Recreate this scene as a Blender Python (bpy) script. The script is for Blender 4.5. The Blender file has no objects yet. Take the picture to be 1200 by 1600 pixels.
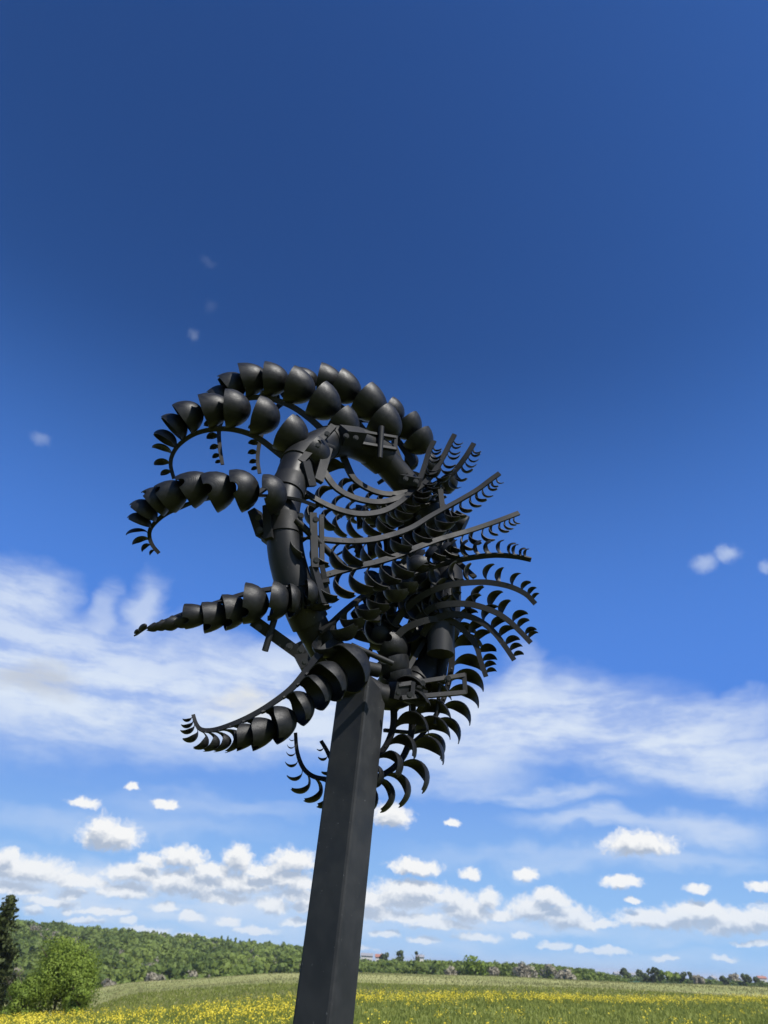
import bpy, bmesh, math, random
import numpy as np
from mathutils import Vector, Matrix, Quaternion

random.seed(7); rng = np.random.default_rng(11)
S = bpy.context.scene
COL = S.collection
R = math.radians

# ------------------------------------------------------------------ camera
EYE = Vector((0, 0, 1.6)); FPX = 1111.0; PITCH = R(32.2); ROLL = R(3.0)
FWD = Vector((0, math.cos(PITCH), math.sin(PITCH)))
_r0 = Vector((1, 0, 0)); _u0 = Vector((0, -math.sin(PITCH), math.cos(PITCH)))
RGT = _r0*math.cos(ROLL) + _u0*math.sin(ROLL)
UPV = -_r0*math.sin(ROLL) + _u0*math.cos(ROLL)
cam = bpy.data.cameras.new('camera'); cam.sensor_fit = 'VERTICAL'; cam.sensor_height = 36; cam.sensor_width = 27
cam.lens = 36*FPX/1600; cam.clip_start = .05; cam.clip_end = 20000
co = bpy.data.objects.new('camera', cam); COL.objects.link(co)
m = Matrix((RGT, UPV, -FWD)).transposed().to_4x4(); m.translation = EYE
co.matrix_world = m; S.camera = co
cam.dof.use_dof = True; cam.dof.focus_distance = 3.25; cam.dof.aperture_fstop = 4.0

# ------------------------------------------------------------------ light
SUN_EL, SUN_AZ = R(50), R(40)          # azimuth: to the right of straight behind the camera
SUND = Vector((math.cos(SUN_EL)*math.sin(SUN_AZ), -math.cos(SUN_EL)*math.cos(SUN_AZ), math.sin(SUN_EL)))
sl = bpy.data.lights.new('sun', 'SUN'); sl.energy = 5.0; sl.angle = R(.53); sl.color = (1, .96, .89)
so = bpy.data.objects.new('sun', sl); COL.objects.link(so)
so.rotation_mode = 'QUATERNION'; so.rotation_quaternion = SUND.to_track_quat('Z', 'Y'); so.location = (5, -10, 12)

S.view_settings.view_transform = 'Standard'; S.view_settings.look = 'None'
S.view_settings.exposure = 0.5; S.view_settings.gamma = 1; S.view_settings.use_curve_mapping = False
S.render.engine = 'CYCLES'; S.cycles.use_denoising = True
S.cycles.max_bounces = 6; S.cycles.diffuse_bounces = 3; S.cycles.glossy_bounces = 3
S.cycles.transparent_max_bounces = 4

def pdir(px, py):
    return (FWD + RGT*((px-600)/FPX) + UPV*((800-py)/FPX))
def at(px, py, Y):
    d = pdir(px, py); return EYE + d*(Y/d.y)
def cdepth(p):
    return (p-EYE).dot(FWD)
def azel(px, py):
    d = pdir(px, py).normalized(); return math.atan2(d.x, d.y), math.asin(d.z)
def horiz(px):                          # pixel row of the true horizon
    return 1500 + math.tan(ROLL)*(px-600)

# ------------------------------------------------------------------ node helper
class NT:
    def __init__(s, tree): s.t = tree; s.n = tree.nodes; s.l = tree.links
    def new(s, typ, ins=None, **kw):
        n = s.n.new(typ)
        for k, v in kw.items(): setattr(n, k, v)
        for k, v in (ins or {}).items():
            if isinstance(v, bpy.types.NodeSocket): s.l.new(v, n.inputs[k])
            else: n.inputs[k].default_value = v
        return n
    def math(s, op, a, b=None, c=None, clamp=False):
        ins = {0: a}
        if b is not None: ins[1] = b
        if c is not None: ins[2] = c
        return s.new('ShaderNodeMath', ins, operation=op, use_clamp=clamp).outputs[0]
    def vec(s, op, a, b=None, c=None):
        ins = {0: a}
        if b is not None: ins[1] = b
        if c is not None: ins[2] = c
        n = s.new('ShaderNodeVectorMath', ins, operation=op)
        return n.outputs['Value'] if op in ('LENGTH', 'DOT_PRODUCT', 'DISTANCE') else n.outputs['Vector']
    def noise(s, v, scale, detail=3, rough=.55, out=0):
        return s.new('ShaderNodeTexNoise', {'Vector': v, 'Scale': scale, 'Detail': detail, 'Roughness': rough}).outputs[out]
    def smooth(s, x, a, b, lo=0., hi=1.):
        return s.new('ShaderNodeMapRange', {0: x, 1: a, 2: b, 3: lo, 4: hi}, interpolation_type='SMOOTHSTEP').outputs[0]
    def mix(s, f, a, b):
        n = s.new('ShaderNodeMix', data_type='RGBA')
        for i, v in ((0, f), (6, a), (7, b)):
            if isinstance(v, bpy.types.NodeSocket): s.l.new(v, n.inputs[i])
            else: n.inputs[i].default_value = v
        return n.outputs[2]

# ------------------------------------------------------------------ sky with clouds
W = bpy.data.worlds.new('World'); S.world = W; W.use_nodes = True
W.node_tree.nodes.clear(); T = NT(W.node_tree)
SKY_STRENGTH = .08; EXPO = 2**S.view_settings.exposure
sky = T.new('ShaderNodeTexSky', sky_type='NISHITA', sun_disc=False, sun_elevation=SUN_EL,
            sun_rotation=math.pi-SUN_AZ, altitude=150, air_density=1.0, dust_density=.3, ozone_density=3.5)
tc = T.new('ShaderNodeTexCoord').outputs['Generated']
sep = T.new('ShaderNodeSeparateXYZ', {0: tc})
AZ = T.math('ARCTAN2', sep.outputs[0], sep.outputs[1]); EL = T.math('ARCSINE', sep.outputs[2])
P0 = T.new('ShaderNodeCombineXYZ', {0: AZ, 1: EL, 2: 0.}).outputs[0]
CW = 1/(SKY_STRENGTH*EXPO)             # colour that renders as 1.0
hs = T.new('ShaderNodeGamma', {0: sky.outputs[0], 1: 1.75}).outputs[0]   # the phone's contrast
hs = T.vec('MULTIPLY', hs, (.40, .50, .52)); hs = T.vec('MINIMUM', hs, (.22*CW, .45*CW, .95*CW))

# soft high cloud: (px, py, half width, half height, weight, tilt)
CIRRUS = [(100, 1085, 380, 112, 1.0), (330, 1095, 250, 100, .95), (470, 1100, 180, 90, .8), (20, 1000, 230, 70, .7), (40, 920, 95, 70, .85), (168, 950, 30, 60, .5), (235, 945, 36, 62, .65), (300, 1010, 150, 50, .45),
          (560, 1120, 200, 80, .7), (430, 1040, 120, 50, .45),
          (850, 1115, 260, 80, 1.0), (1040, 1160, 240, 70, 1.0), (1170, 1195, 170, 46, .9), (1110, 1105, 190, 36, .6), (820, 1040, 42, 50, .5), (700, 1170, 180, 60, .7),
          (850, 1245, 150, 20, .6), (925, 1288, 140, 22, .6), (1120, 1297, 150, 34, .65), (700, 1225, 160, 26, .4), (860, 1345, 260, 24, .35), (1090, 1345, 163, 18, .3),
          (180, 1290, 280, 26, .32), (330, 1265, 200, 22, .3), (200, 1392, 380, 60, .75), (150, 1370, 220, 30, .5), (680, 1412, 150, 36, .5), (860, 1440, 120, 24, .5), (470, 1420, 180, 60, .45), (690, 1430, 190, 56, .5), (1080, 1458, 220, 34, .35), (600, 1490, 800, 24, .35)]
HAZY = [(1102, 880, 26, 17, .75), (1137, 866, 24, 16, .85), (1197, 890, 14, 12, .6), (63, 685, 20, 11, .34), (302, 523, 9, 12, .22),
        (325, 409, 16, 9, .07), (330, 478, 12, 12, .06)]
# heaped cloud: (px, py, half width, half height)
CUMULUS = [(172, 1312, 54, 27), (158, 1303, 28, 26), (285, 1343, 44, 19), (372, 1346, 27, 23), (45, 1364, 82, 22), (10, 1352, 34, 20), (210, 1368, 55, 18), (290, 1384, 84, 24),
           (375, 1384, 62, 20), (458, 1350, 46, 20), (450, 1380, 62, 18), (110, 1400, 28, 11), (260, 1420, 24, 11), (427, 1418, 30, 18), (195, 1396, 54, 14),
           (52, 1424, 18, 9), (105, 1424, 10, 7), (300, 1437, 22, 9), (355, 1442, 24, 9), (25, 1393, 50, 14), (130, 1440, 34, 6), (400, 1455, 40, 7), (480, 1418, 26, 14), (200, 1442, 16, 7), (230,1455,40,6), (465,1445,30,8),
           (612, 1281, 36, 22), (648, 1357, 48, 14), (735, 1369, 20, 11), (635, 1403, 66, 26), (580, 1412, 40, 20), (728, 1426, 44, 24), (764, 1409, 18, 18),
           (690, 1448, 60, 10), (602, 1462, 28, 7), (745, 1468, 40, 8), (660, 1470, 30, 6), (835, 1424, 48, 22), (888, 1438, 52, 22), (870, 1412, 28, 16), (1000, 1326, 66, 21), (985, 1318, 36, 18),
           (973, 1381, 36, 13), (1090, 1392, 22, 10), (1187, 1389, 24, 10), (1035, 1440, 92, 19), (1065, 1432, 46, 20), (1150, 1448, 80, 22), (1195, 1440, 40, 22), (868, 1478, 30, 8), (910, 1487, 14, 7), (950, 1487, 40, 7),
           (1040, 1500, 26, 5), (1130, 1500, 22, 5), (815, 1462, 18, 7), (990, 1408, 16, 5), (820, 1372, 22, 12), (131, 1257, 27, 10), (259, 1258, 22, 9), (206, 1233, 14, 7), (708, 1288, 14, 6),
           (120, 1380, 60, 14), (330, 1362, 40, 14), (415, 1362, 44, 14), (238, 1348, 28, 12), (18, 1336, 18, 12), (340, 1405, 60, 12), (470, 1400, 40, 12), (80, 1410, 50, 8), (160, 1425, 50, 7),
           (600, 1432, 50, 12), (700, 1405, 44, 15), (655, 1388, 50, 12), (785, 1432, 30, 10), (930, 1446, 44, 9), (1100, 1427, 54, 15), (855, 1402, 26, 14), (640, 1436, 70, 9), (300, 1466, 50, 5), (1180, 1478, 40, 5), (540, 1480, 50, 5)]

def cell(v, px, py, w, h, tilt=0, flat=1.0):
    """normalised distance from one cloud's centre; flat > 1 squeezes the underside"""
    a, e = azel(px, py); a1, e1 = azel(px+w, py); a2, e2 = azel(px, py-h)
    sw = 1/math.hypot(a1-a, e1-e); sh = 1/math.hypot(a2-a, e2-e)
    q = T.vec('MULTIPLY_ADD', v, (sw, sh, 0), (-a*sw, -e*sh, 0))
    if flat != 1.0: q = T.vec('MAXIMUM', q, T.vec('MULTIPLY', q, (-1, -flat, 0)))
    return T.vec('LENGTH', q)
def warp(v, amp, scale, sx=1.):
    n = T.noise(T.vec('MULTIPLY', v, (scale*sx, scale, 1)), 1.0, 4, .62, 1)
    return T.vec('MULTIPLY_ADD', n, (amp, amp, 0), T.vec('ADD', v, (-amp*.5, -amp*.5, 0)))
# -- veil
V1 = warp(warp(P0, .10, 7, .6), .03, 28, .6)
acc = None
for (x, y, w, h, k) in CIRRUS:
    d = T.smooth(cell(V1, x, y, w, h), 1.2, .25, 0., k)
    acc = d if acc is None else T.math('SUBTRACT', T.math('ADD', acc, d), T.math('MULTIPLY', acc, d))
streak = T.noise(T.vec('MULTIPLY', warp(P0, .05, 9, .5), (4.5, 26, 1)), 1.0, 6, .58)
fine = T.noise(T.vec('MULTIPLY', warp(P0, .02, 30), (26, 60, 1)), 1.0, 5, .6)
tex = T.math('ADD', T.math('MULTIPLY', streak, .75), T.math('MULTIPLY', fine, .25))
veil = T.math('MULTIPLY', acc, T.smooth(tex, .33, .58, .40, 1.0))
hz = None
for (x, y, w, h, k) in HAZY:
    d = T.smooth(cell(warp(P0, .02, 45), x, y, w, h) if hz is None else cell(HV, x, y, w, h), 1.2, .1, 0., k)
    if hz is None: HV = warp(P0, .02, 45)
    hz = d if hz is None else T.math('MAXIMUM', hz, d)
veil = T.math('MAXIMUM', T.math('MULTIPLY', veil, .99), T.math('MULTIPLY', hz, .62))
# the same thin streaks carry on round the rest of the sky
side = T.smooth(T.math('ABSOLUTE', AZ), .62, .9)
belt = T.math('MULTIPLY', T.smooth(EL, .05, .3), T.smooth(EL, .75, .4))
veil = T.math('MAXIMUM', veil, T.math('MULTIPLY', T.math('MULTIPLY', side, belt), T.smooth(tex, .45, .7, 0., .7)))
base = T.mix(T.smooth(EL, .80, .24, 0., .85), hs, (.090*CW, .248*CW, .76*CW, 1))
base = T.mix(T.smooth(EL, .30, -.02, 0., .9), base, (.35*CW, .61*CW, .93*CW, 1))
skyc = T.mix(veil, base, (.70*CW, .79*CW, .93*CW, 1))
# grey scraps in the veil
g1 = T.math('MAXIMUM', T.smooth(cell(V1, 60, 1062, 75, 32), 1.2, .2, 0., .8), T.smooth(cell(V1, 372, 1100, 70, 28), 1.2, .2, 0., .0))
g2 = T.smooth(cell(V1, 375, 1102, 70, 30), 1.2, .2, 0., .85)
skyc = T.mix(T.math('MULTIPLY', g1, veil), skyc, (.50*CW, .54*CW, .62*CW, 1))
skyc = T.mix(T.math('MULTIPLY', g2, veil), skyc, (.78*CW, .79*CW, .78*CW, 1))
bg_far_c = skyc
# -- heaps in view
def heap(v):
    v2 = warp(warp(v, .017, 40, .8), .0065, 120)
    out = None
    for (x, y, w, h) in CUMULUS:
        L = cell(v2, x, y-.12*h, w*1.02, h*1.2, 0, 1.45)
        out = L if out is None else T.new('ShaderNodeMath', {0: out, 1: L, 2: .19}, operation='SMOOTH_MIN').outputs[0]
    n = T.noise(T.vec('MULTIPLY', v2, (110, 130, 1)), 1.0, 5, .6)
    return T.math('ADD', T.math('SUBTRACT', 1.12, out), T.math('MULTIPLY', T.math('SUBTRACT', n, .5), .95))
D1 = heap(P0); D2 = heap(T.vec('ADD', P0, (.003, .0125, 0)))
alpha = T.smooth(D1, -.02, .58)
shade = T.smooth(D2, .10, .95, 0., .9)          # cloud lying between this point and the light
crisp = T.math('MULTIPLY', T.smooth(T.math('SUBTRACT', D1, D2), -.3, .5, -.5, .5), .35)
lit = T.math('ADD', T.math('SUBTRACT', .96, shade), crisp, clamp=True)
cc = T.mix(lit, (.43*CW, .50*CW, .62*CW, 1), (.96*CW, .96*CW, .95*CW, 1))
cum = T.mix(T.math('MULTIPLY', alpha, T.smooth(EL, -.01, .11, .5, .96)), skyc, cc)
# -- heaps beyond the frame: the same belt of fair-weather clouds all the way round
ga = T.noise(T.vec('MULTIPLY', warp(P0, .02, 40), (9, 22, 1)), 1.0, 5, .6)
gb = T.noise(T.vec('MULTIPLY', warp(T.vec('ADD', P0, (.002, .006, 0)), .02, 40), (9, 22, 1)), 1.0, 5, .6)
gm = T.math('MULTIPLY', T.smooth(ga, .52, .62), T.math('MULTIPLY', side, T.smooth(EL, .26, .1)))
gl = T.smooth(T.math('SUBTRACT', ga, gb), -.06, .06)
gcol = T.mix(gl, (.47*CW, .52*CW, .62*CW, 1), (.97*CW, .97*CW, .96*CW, 1))
far_c = T.mix(T.math('MULTIPLY', gm, .9), bg_far_c, gcol)
gate = T.math('MULTIPLY', T.math('LESS_THAN', T.math('ABSOLUTE', AZ), .62),
              T.math('MULTIPLY', T.math('LESS_THAN', EL, .30), T.math('GREATER_THAN', EL, -.05)))
b1 = T.new('ShaderNodeBackground', {'Color': far_c, 'Strength': SKY_STRENGTH}).outputs[0]
b2 = T.new('ShaderNodeBackground', {'Color': cum, 'Strength': SKY_STRENGTH}).outputs[0]
mxs = T.new('ShaderNodeMixShader', {0: gate, 1: b1, 2: b2})
T.l.new(mxs.outputs[0], T.new('ShaderNodeOutputWorld').inputs[0])
W.cycles.sampling_method = 'MANUAL'; W.cycles.sample_map_resolution = 512

# ------------------------------------------------------------------ materials
def mat(name, build):
    mm = bpy.data.materials.new(name); mm.use_nodes = True
    t = NT(mm.node_tree); b = mm.node_tree.nodes['Principled BSDF']; build(t, b); return mm
def lk(t, a, b): t.l.new(a, b)
def black_steel(name, base, rough, streak):
    def f(t, b):
        o = t.new('ShaderNodeTexCoord').outputs['Object']
        n = t.noise(o, 9, 4, .6); g = t.noise(o, 420 if not streak else 110, 3, .65)
        c = t.mix(t.smooth(n, .3, .75), (base*.70, base*.74, base*.83, 1), (base*1.2, base*1.25, base*1.35, 1))
        dust = t.smooth(t.noise(o, 3.2 if streak else 2.1, 6, .7), .56, .76, 0, .4)      # wind-blown dust and rubbed paint
        c = t.mix(dust, c, (base*2.1, base*2.15, base*2.2, 1))
        spk = t.smooth(t.noise(o, 46 if streak else 85, 2, .5), .735, .76, 0, .7)            # chips
        c = t.mix(spk, c, (.12, .12, .12, 1))
        lk(t, c, b.inputs['Base Color'])
        lk(t, t.smooth(n, .3, .7, rough-.07, rough+.08), b.inputs['Roughness'])
        if streak:      # fine ridges left by the forming, one step apart round the bowl
            w = t.new('ShaderNodeTexWave', {'Vector': o, 'Scale': 15, 'Distortion': 1.2, 'Detail': 2, 'Detail Scale': 3}, wave_type='BANDS', bands_direction='Z').outputs[1]
            h = t.math('ADD', t.math('MULTIPLY', w, .6), g)
            lk(t, t.new('ShaderNodeBump', {'Strength': .14, 'Distance': .004, 'Height': h}).outputs[0], b.inputs['Normal'])
        else:
            lk(t, t.new('ShaderNodeBump', {'Strength': .18, 'Distance': .0012, 'Height': g}).outputs[0], b.inputs['Normal'])
        b.inputs['Specular IOR Level'].default_value = .26
    return mat(name, f)
M_CUP = black_steel('black_cup_paint', .0100, .45, True)
M_BAR = black_steel('black_bar_paint', .0090, .60, False)
M_TUBE = black_steel('black_tube_paint', .0095, .48, False)
M_POST = black_steel('black_post_paint', .022, .58, False)

def foliage(name, c0, c1, scale=1.5, trans=.25):
    def f(t, b):
        o = t.new('ShaderNodeTexCoord').outputs['Object']
        a = t.new('ShaderNodeAttribute', attribute_name='tint').outputs['Fac']
        n = t.noise(o, scale, 3, .6)
        k = t.math('ADD', t.math('MULTIPLY', a, .75), t.math('MULTIPLY', t.math('SUBTRACT', n, .5), .7), clamp=True)
        lk(t, t.mix(k, (*c0, 1), (*c1, 1)), b.inputs['Base Color'])
        b.inputs['Roughness'].default_value = .6; b.inputs['Specular IOR Level'].default_value = .2
        b.inputs['Subsurface Weight'].default_value = 0
        tr = t.new('ShaderNodeBsdfTranslucent', {'Color': (*[x*1.1 for x in c1], 1)})
        mx = t.new('ShaderNodeMixShader', {0: trans, 1: b.outputs[0], 2: tr.outputs[0]})
        lk(t, mx.outputs[0], t.n['Material Output'].inputs[0])
    return mat(name, f)
M_LEAF = foliage('spring_leaves', (.11, .165, .024), (.23, .30, .045), 1.5, .35)
M_WOOD = foliage('forest_leaves', (.085, .125, .028), (.22, .275, .055), .02, .35)
M_NEEDLE = foliage('spruce_needles', (.05, .07, .025), (.125, .145, .05), 2)
M_DARKLEAF = foliage('dark_leaves', (.04, .062, .022), (.10, .13, .04), 1)
M_BLOSSOM = foliage('grey_blossom', (.17, .155, .11), (.40, .36, .27), .6)
def flat(name, c, rough=.7, v=.2):
    def f(t, b):
        n = t.noise(t.new('ShaderNodeTexCoord').outputs['Object'], 3, 4, .6)
        lk(t, t.mix(n, (*[x*(1-v) for x in c], 1), (*[x*(1+v) for x in c], 1)), b.inputs['Base Color'])
        b.inputs['Roughness'].default_value = rough
    return mat(name, f)
M_BARK = flat('bark', (.07, .05, .035), .9, .4)
M_WALL = flat('render_wall', (.46, .44, .41)); M_ROOF = flat('orange_roof', (.27, .12, .085)); M_ROOFG = flat('grey_roof', (.22, .22, .23))
M_GLASS = flat('window_glass', (.03, .04, .05), .12); M_DOOR = flat('house_door', (.10, .06, .04)); M_CONC = flat('concrete', (.33, .32, .30), .9)
M_BLADE = foliage('grass_blades', (.12, .15, .028), (.27, .29, .07), .15, .4)
M_DRY = foliage('dry_grass_blades', (.17, .18, .06), (.32, .30, .14), .1, .45)
M_YEL = foliage('yellow_petals', (.56, .44, .03), (.76, .64, .07), .5, .2)
def ground_b(t, b):
    o = t.new('ShaderNodeTexCoord').outputs['Object']; s = t.new('ShaderNodeSeparateXYZ', {0: o})
    n1 = t.noise(o, .09, 5, .6); n2 = t.noise(o, 1.2, 5, .65); n3 = t.noise(t.vec('MULTIPLY', o, (.02, .08, 1)), 1.0, 5, .6)
    green = t.mix(t.smooth(n2, .3, .7), (.12, .145, .03, 1), (.21, .225, .06, 1))
    dry = t.mix(t.smooth(n3, .35, .65), (.21, .225, .075, 1), (.31, .30, .125, 1))
    yy = t.math('ADD', s.outputs[1], t.math('MULTIPLY', t.math('SUBTRACT', n1, .5), 12))
    yy = t.math('SUBTRACT', yy, t.math('MULTIPLY', t.math('MAXIMUM', s.outputs[0], -6.), .55))
    c = t.mix(t.smooth(yy, 38, 46, 0, .92), green, dry)
    c = t.mix(t.smooth(s.outputs[1], 128, 150), c, t.mix(t.smooth(n3, .35, .65), (.05, .085, .025, 1), (.08, .115, .035, 1)))
    # a young crop, darker and bluer, far off on the right
    crop = t.math('MULTIPLY', t.smooth(s.outputs[1], 170, 190), t.smooth(t.math('DIVIDE', s.outputs[0], t.math('MAXIMUM', s.outputs[1], 1.)), .12, .2))
    c = t.mix(crop, c, (.038, .085, .034, 1))
    lk(t, c, b.inputs['Base Color']); b.inputs['Roughness'].default_value = .95; b.inputs['Specular IOR Level'].default_value = .1
    lk(t, t.new('ShaderNodeBump', {'Strength': .5, 'Distance': .12, 'Height': n2}).outputs[0], b.inputs['Normal'])
M_GROUND = mat('meadow_ground', ground_b)

# ------------------------------------------------------------------ object helpers
def tag(o, label=None, cat=None, group=None, kind=None):
    if label: o['label'] = label
    if cat: o['category'] = cat
    if group: o['group'] = group
    if kind: o['kind'] = kind
    return o
def link(name, data, parent=None, material=None):
    o = bpy.data.objects.new(name, data); COL.objects.link(o)
    if material is not None and not data.materials: data.materials.append(material)
    if parent is not None:
        o.parent = parent; o.matrix_parent_inverse = WM[parent.name].inverted()
    WM[o.name] = Matrix.Identity(4)
    return o
WM = {}
def empty(name, loc):
    o = bpy.data.objects.new(name, None); o.empty_display_size = .2; o.location = loc; COL.objects.link(o)
    WM[o.name] = Matrix.Translation(loc); return o
def bm_mesh(bm, name, smooth=False, sharp=None):
    me = bpy.data.meshes.new(name); bmesh.ops.recalc_face_normals(bm, faces=bm.faces); bm.to_mesh(me); bm.free()
    if smooth:
        me.polygons.foreach_set('use_smooth', [True]*len(me.polygons))
        me.set_sharp_from_angle(angle=R(sharp or 40))
    return me
def arr_mesh(name, v, f, tint=None, nrm=None):
    """mesh from an (n,3) vertex array and an (m,k) face array"""
    me = bpy.data.meshes.new(name); k = f.shape[1]
    me.vertices.add(len(v)); me.vertices.foreach_set('co', np.asarray(v, np.float32).ravel())
    me.loops.add(f.size); me.loops.foreach_set('vertex_index', f.astype(np.int32).ravel())
    me.polygons.add(len(f)); me.polygons.foreach_set('loop_start', np.arange(0, f.size, k, dtype=np.int32))
    me.polygons.foreach_set('loop_total', np.full(len(f), k, np.int32))
    if tint is not None:
        a = me.attributes.new('tint', 'FLOAT', 'FACE'); a.data.foreach_set('value', np.asarray(tint, np.float32))
    me.update(calc_edges=True); me.validate()
    if nrm is not None:
        me.polygons.foreach_set('use_smooth', [True]*len(f)); me.normals_split_custom_set(np.repeat(nrm, k, 0).astype(np.float32))
    return me
def box_bm(bm, c, ax, ay, az, sx, sy, sz):
    vs = []
    for i in (-.5, .5):
        for j in (-.5, .5):
            for k in (-.5, .5): vs.append(bm.verts.new(c + ax*(i*sx) + ay*(j*sy) + az*(k*sz)))
    for q in ((0, 1, 3, 2), (4, 6, 7, 5), (0, 4, 5, 1), (2, 3, 7, 6), (0, 2, 6, 4), (1, 5, 7, 3)): bm.faces.new([vs[i] for i in q])
def bar_bm(bm, p0, p1, w, t, side=None):
    d = (p1-p0); L = d.length; d.normalize()
    side = side or Vector((0, -1, 0)); a = side - d*side.dot(d); a.normalize(); b = d.cross(a)
    box_bm(bm, (p0+p1)/2, d, b, a, L, w, t)
def catmull(pts, n):
    P = [2*pts[0]-pts[1]] + list(pts) + [2*pts[-1]-pts[-2]]; out = []
    for i in range(1, len(P)-2):
        p0, p1, p2, p3 = P[i-1:i+3]
        for k in range(8):
            u = k/8
            out.append(.5*((2*p1) + (p2-p0)*u + (2*p0-5*p1+4*p2-p3)*u*u + (3*p1-p0-3*p2+p3)*u**3))
    out.append(P[-2]); L = [0]
    for a, b in zip(out, out[1:]): L.append(L[-1]+(b-a).length)
    res = []; j = 0
    for i in range(n):
        s = L[-1]*i/(n-1)
        while j < len(L)-2 and L[j+1] < s: j += 1
        u = (s-L[j])/max(1e-9, L[j+1]-L[j]); res.append(out[j].lerp(out[j+1], min(1, u)))
    return res
def sweep_bm(bm, path, radii, seg=24, cap=True):
    rings = []; prev = None
    for i, p in enumerate(path):
        t = (path[min(i+1, len(path)-1)]-path[max(i-1, 0)]).normalized()
        a = prev or Vector((0, 1, .2)); a = (a-t*a.dot(t)).normalized(); prev = a; b = t.cross(a)
        rings.append([bm.verts.new(p+(a*math.cos(2*math.pi*k/seg)+b*math.sin(2*math.pi*k/seg))*radii[i]) for k in range(seg)])
    for r0, r1 in zip(rings, rings[1:]):
        for k in range(seg): bm.faces.new((r0[k], r0[(k+1) % seg], r1[(k+1) % seg], r1[k]))
    if cap: bm.faces.new(rings[0][::-1]); bm.faces.new(rings[-1])

# ------------------------------------------------------------------ terrain
def sst(x, a, b):
    u = np.clip((x-a)/(b-a), 0, 1); return u*u*(3-2*u)
def lerp_tab(u, tab):
    xs, ys = zip(*tab); return np.interp(u, xs, ys)
def terrain(x, y):
    x = np.asarray(x, float); y = np.asarray(y, float)
    r = np.hypot(x, y); u = x/np.maximum(y, 1.)
    front = sst(y, 2, 12)
    u = np.clip(u, -.9, .9)
    s = lerp_tab(u, [(-.9, -6.), (-.43, -3.3), (-.3, -2.3), (-.1, -.35), (0, .25), (.2, .55), (.5, .85), (.9, 1.1)])
    near = s*np.clip(y/90, 0, 1.0)
    near = near - 2.3*sst(y, 36, 56)*sst(-u, .25, .42)
    near = near + .10*np.sin(x*.23+1)*np.sin(y*.17)*sst(y, 10, 30)
    val = lerp_tab(u, [(-.9, -12), (-.4, -11), (-.2, -9), (-.06, -5.5), (.06, -3.4), (.2, -3.0), (.5, -1.6), (.9, -1.5)])
    hill = lerp_tab(u, [(-.9, 7), (-.46, 6.6), (-.38, 5.4), (-.3, 4.2), (-.2, 2.4), (-.12, .4), (-.02, -1.4), (.1, -2), (.25, -2.4), (.5, -1.5), (.9, -1.5)])
    k1 = sst(y, 95, 230); k2 = sst(y, 240, 520)
    z = near*(1-k1) + (val*(1-k2) + hill*k2)*k1
    z = z*front
    z = z - 30*sst(r, 900, 5000)
    return z
def tz(x, y): return float(terrain(x, y))
na, rr = 288, np.concatenate([[0.0], np.geomspace(1.2, 9000, 170)])
# finer rows where the field is seen
rr = np.unique(np.concatenate([rr, np.arange(14, 130, 1.5)]))
A, Rr = np.meshgrid(np.linspace(0, 2*np.pi, na, endpoint=False), rr[1:])
X = Rr*np.sin(A); Y = Rr*np.cos(A)
V = np.concatenate([[[0, 0, 0]], np.stack([X, Y, terrain(X, Y)], -1).reshape(-1, 3)])
nr = len(rr)-1; idx = 1+np.arange(nr*na).reshape(nr, na); nx = np.roll(idx, -1, 1)
quads = np.stack([idx[:-1], idx[1:], nx[1:], nx[:-1]], -1).reshape(-1, 4)[:, ::-1]
tri = np.stack([np.zeros(na, int), nx[0], idx[0], idx[0]], -1)
me = bpy.data.meshes.new('ground')
me.from_pydata(V.tolist(), [], quads.tolist()+[[0, int(a), int(b)] for a, b in zip(idx[0], nx[0])]); me.update()
bmg = bmesh.new(); bmg.from_mesh(me); bmesh.ops.recalc_face_normals(bmg, faces=bmg.faces)
if sum(f.normal.z for f in bmg.faces) < 0: bmesh.ops.reverse_faces(bmg, faces=bmg.faces)
bmg.to_mesh(me); bmg.free(); me.polygons.foreach_set('use_smooth', [True]*len(me.polygons))
tag(link('ground', me, None, M_GROUND), 'gently sloping meadow under the sculpture', 'ground', kind='structure')

# ------------------------------------------------------------------ the sculpture
YC = 3.0
def scupt_mesh(name, bmax, neck, dx=1.18, th=.022, nt=15, nb=12):
    """one hammered scoop: a slice of a sphere fixed at its pole (the origin), mouth towards +x, standing out along +z"""
    bm = bmesh.new(); C = Vector((0, 0, .5)); rows = []
    for i in range(nt):
        u = i/(nt-1); th_ = R(12 + (165-12)*u)
        be = R(neck + (bmax-neck)*min(1, math.sin(min(u*1.75, 1)*math.pi/2)**1.3))
        row = []
        for j in range(nb):
            a = -be + 2*be*j/(nb-1)
            d = Vector((-math.sin(th_)*math.cos(a)*dx, math.sin(th_)*math.sin(a), -math.cos(th_)))
            row.append((C + d*.5, C + d*(.5-th)))
        rows.append(row)
    o = [[bm.verts.new(c[0]) for c in r] for r in rows]; n = [[bm.verts.new(c[1]) for c in r] for r in rows]
    for i in range(nt-1):
        for j in range(nb-1):
            bm.faces.new((o[i][j], o[i][j+1], o[i+1][j+1], o[i+1][j])); bm.faces.new((n[i][j], n[i+1][j], n[i+1][j+1], n[i][j+1]))
    for i in range(nt-1):
        for j in (0, nb-1): bm.faces.new((o[i][j], o[i+1][j], n[i+1][j], n[i][j]))
    for j in range(nb-1):
        for i in (0, nt-1): bm.faces.new((o[i][j], o[i][j+1], n[i][j+1], n[i][j]))
    # fixing tab between the scoop and the strip
    box_bm(bm, Vector((-.06, 0, .005)), Vector((1, 0, 0)), Vector((0, 1, 0)), Vector((0, 0, 1)), .16, .10, .05)
    me = bm_mesh(bm, name, True, 50); me.materials.append(M_CUP); return me
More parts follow.
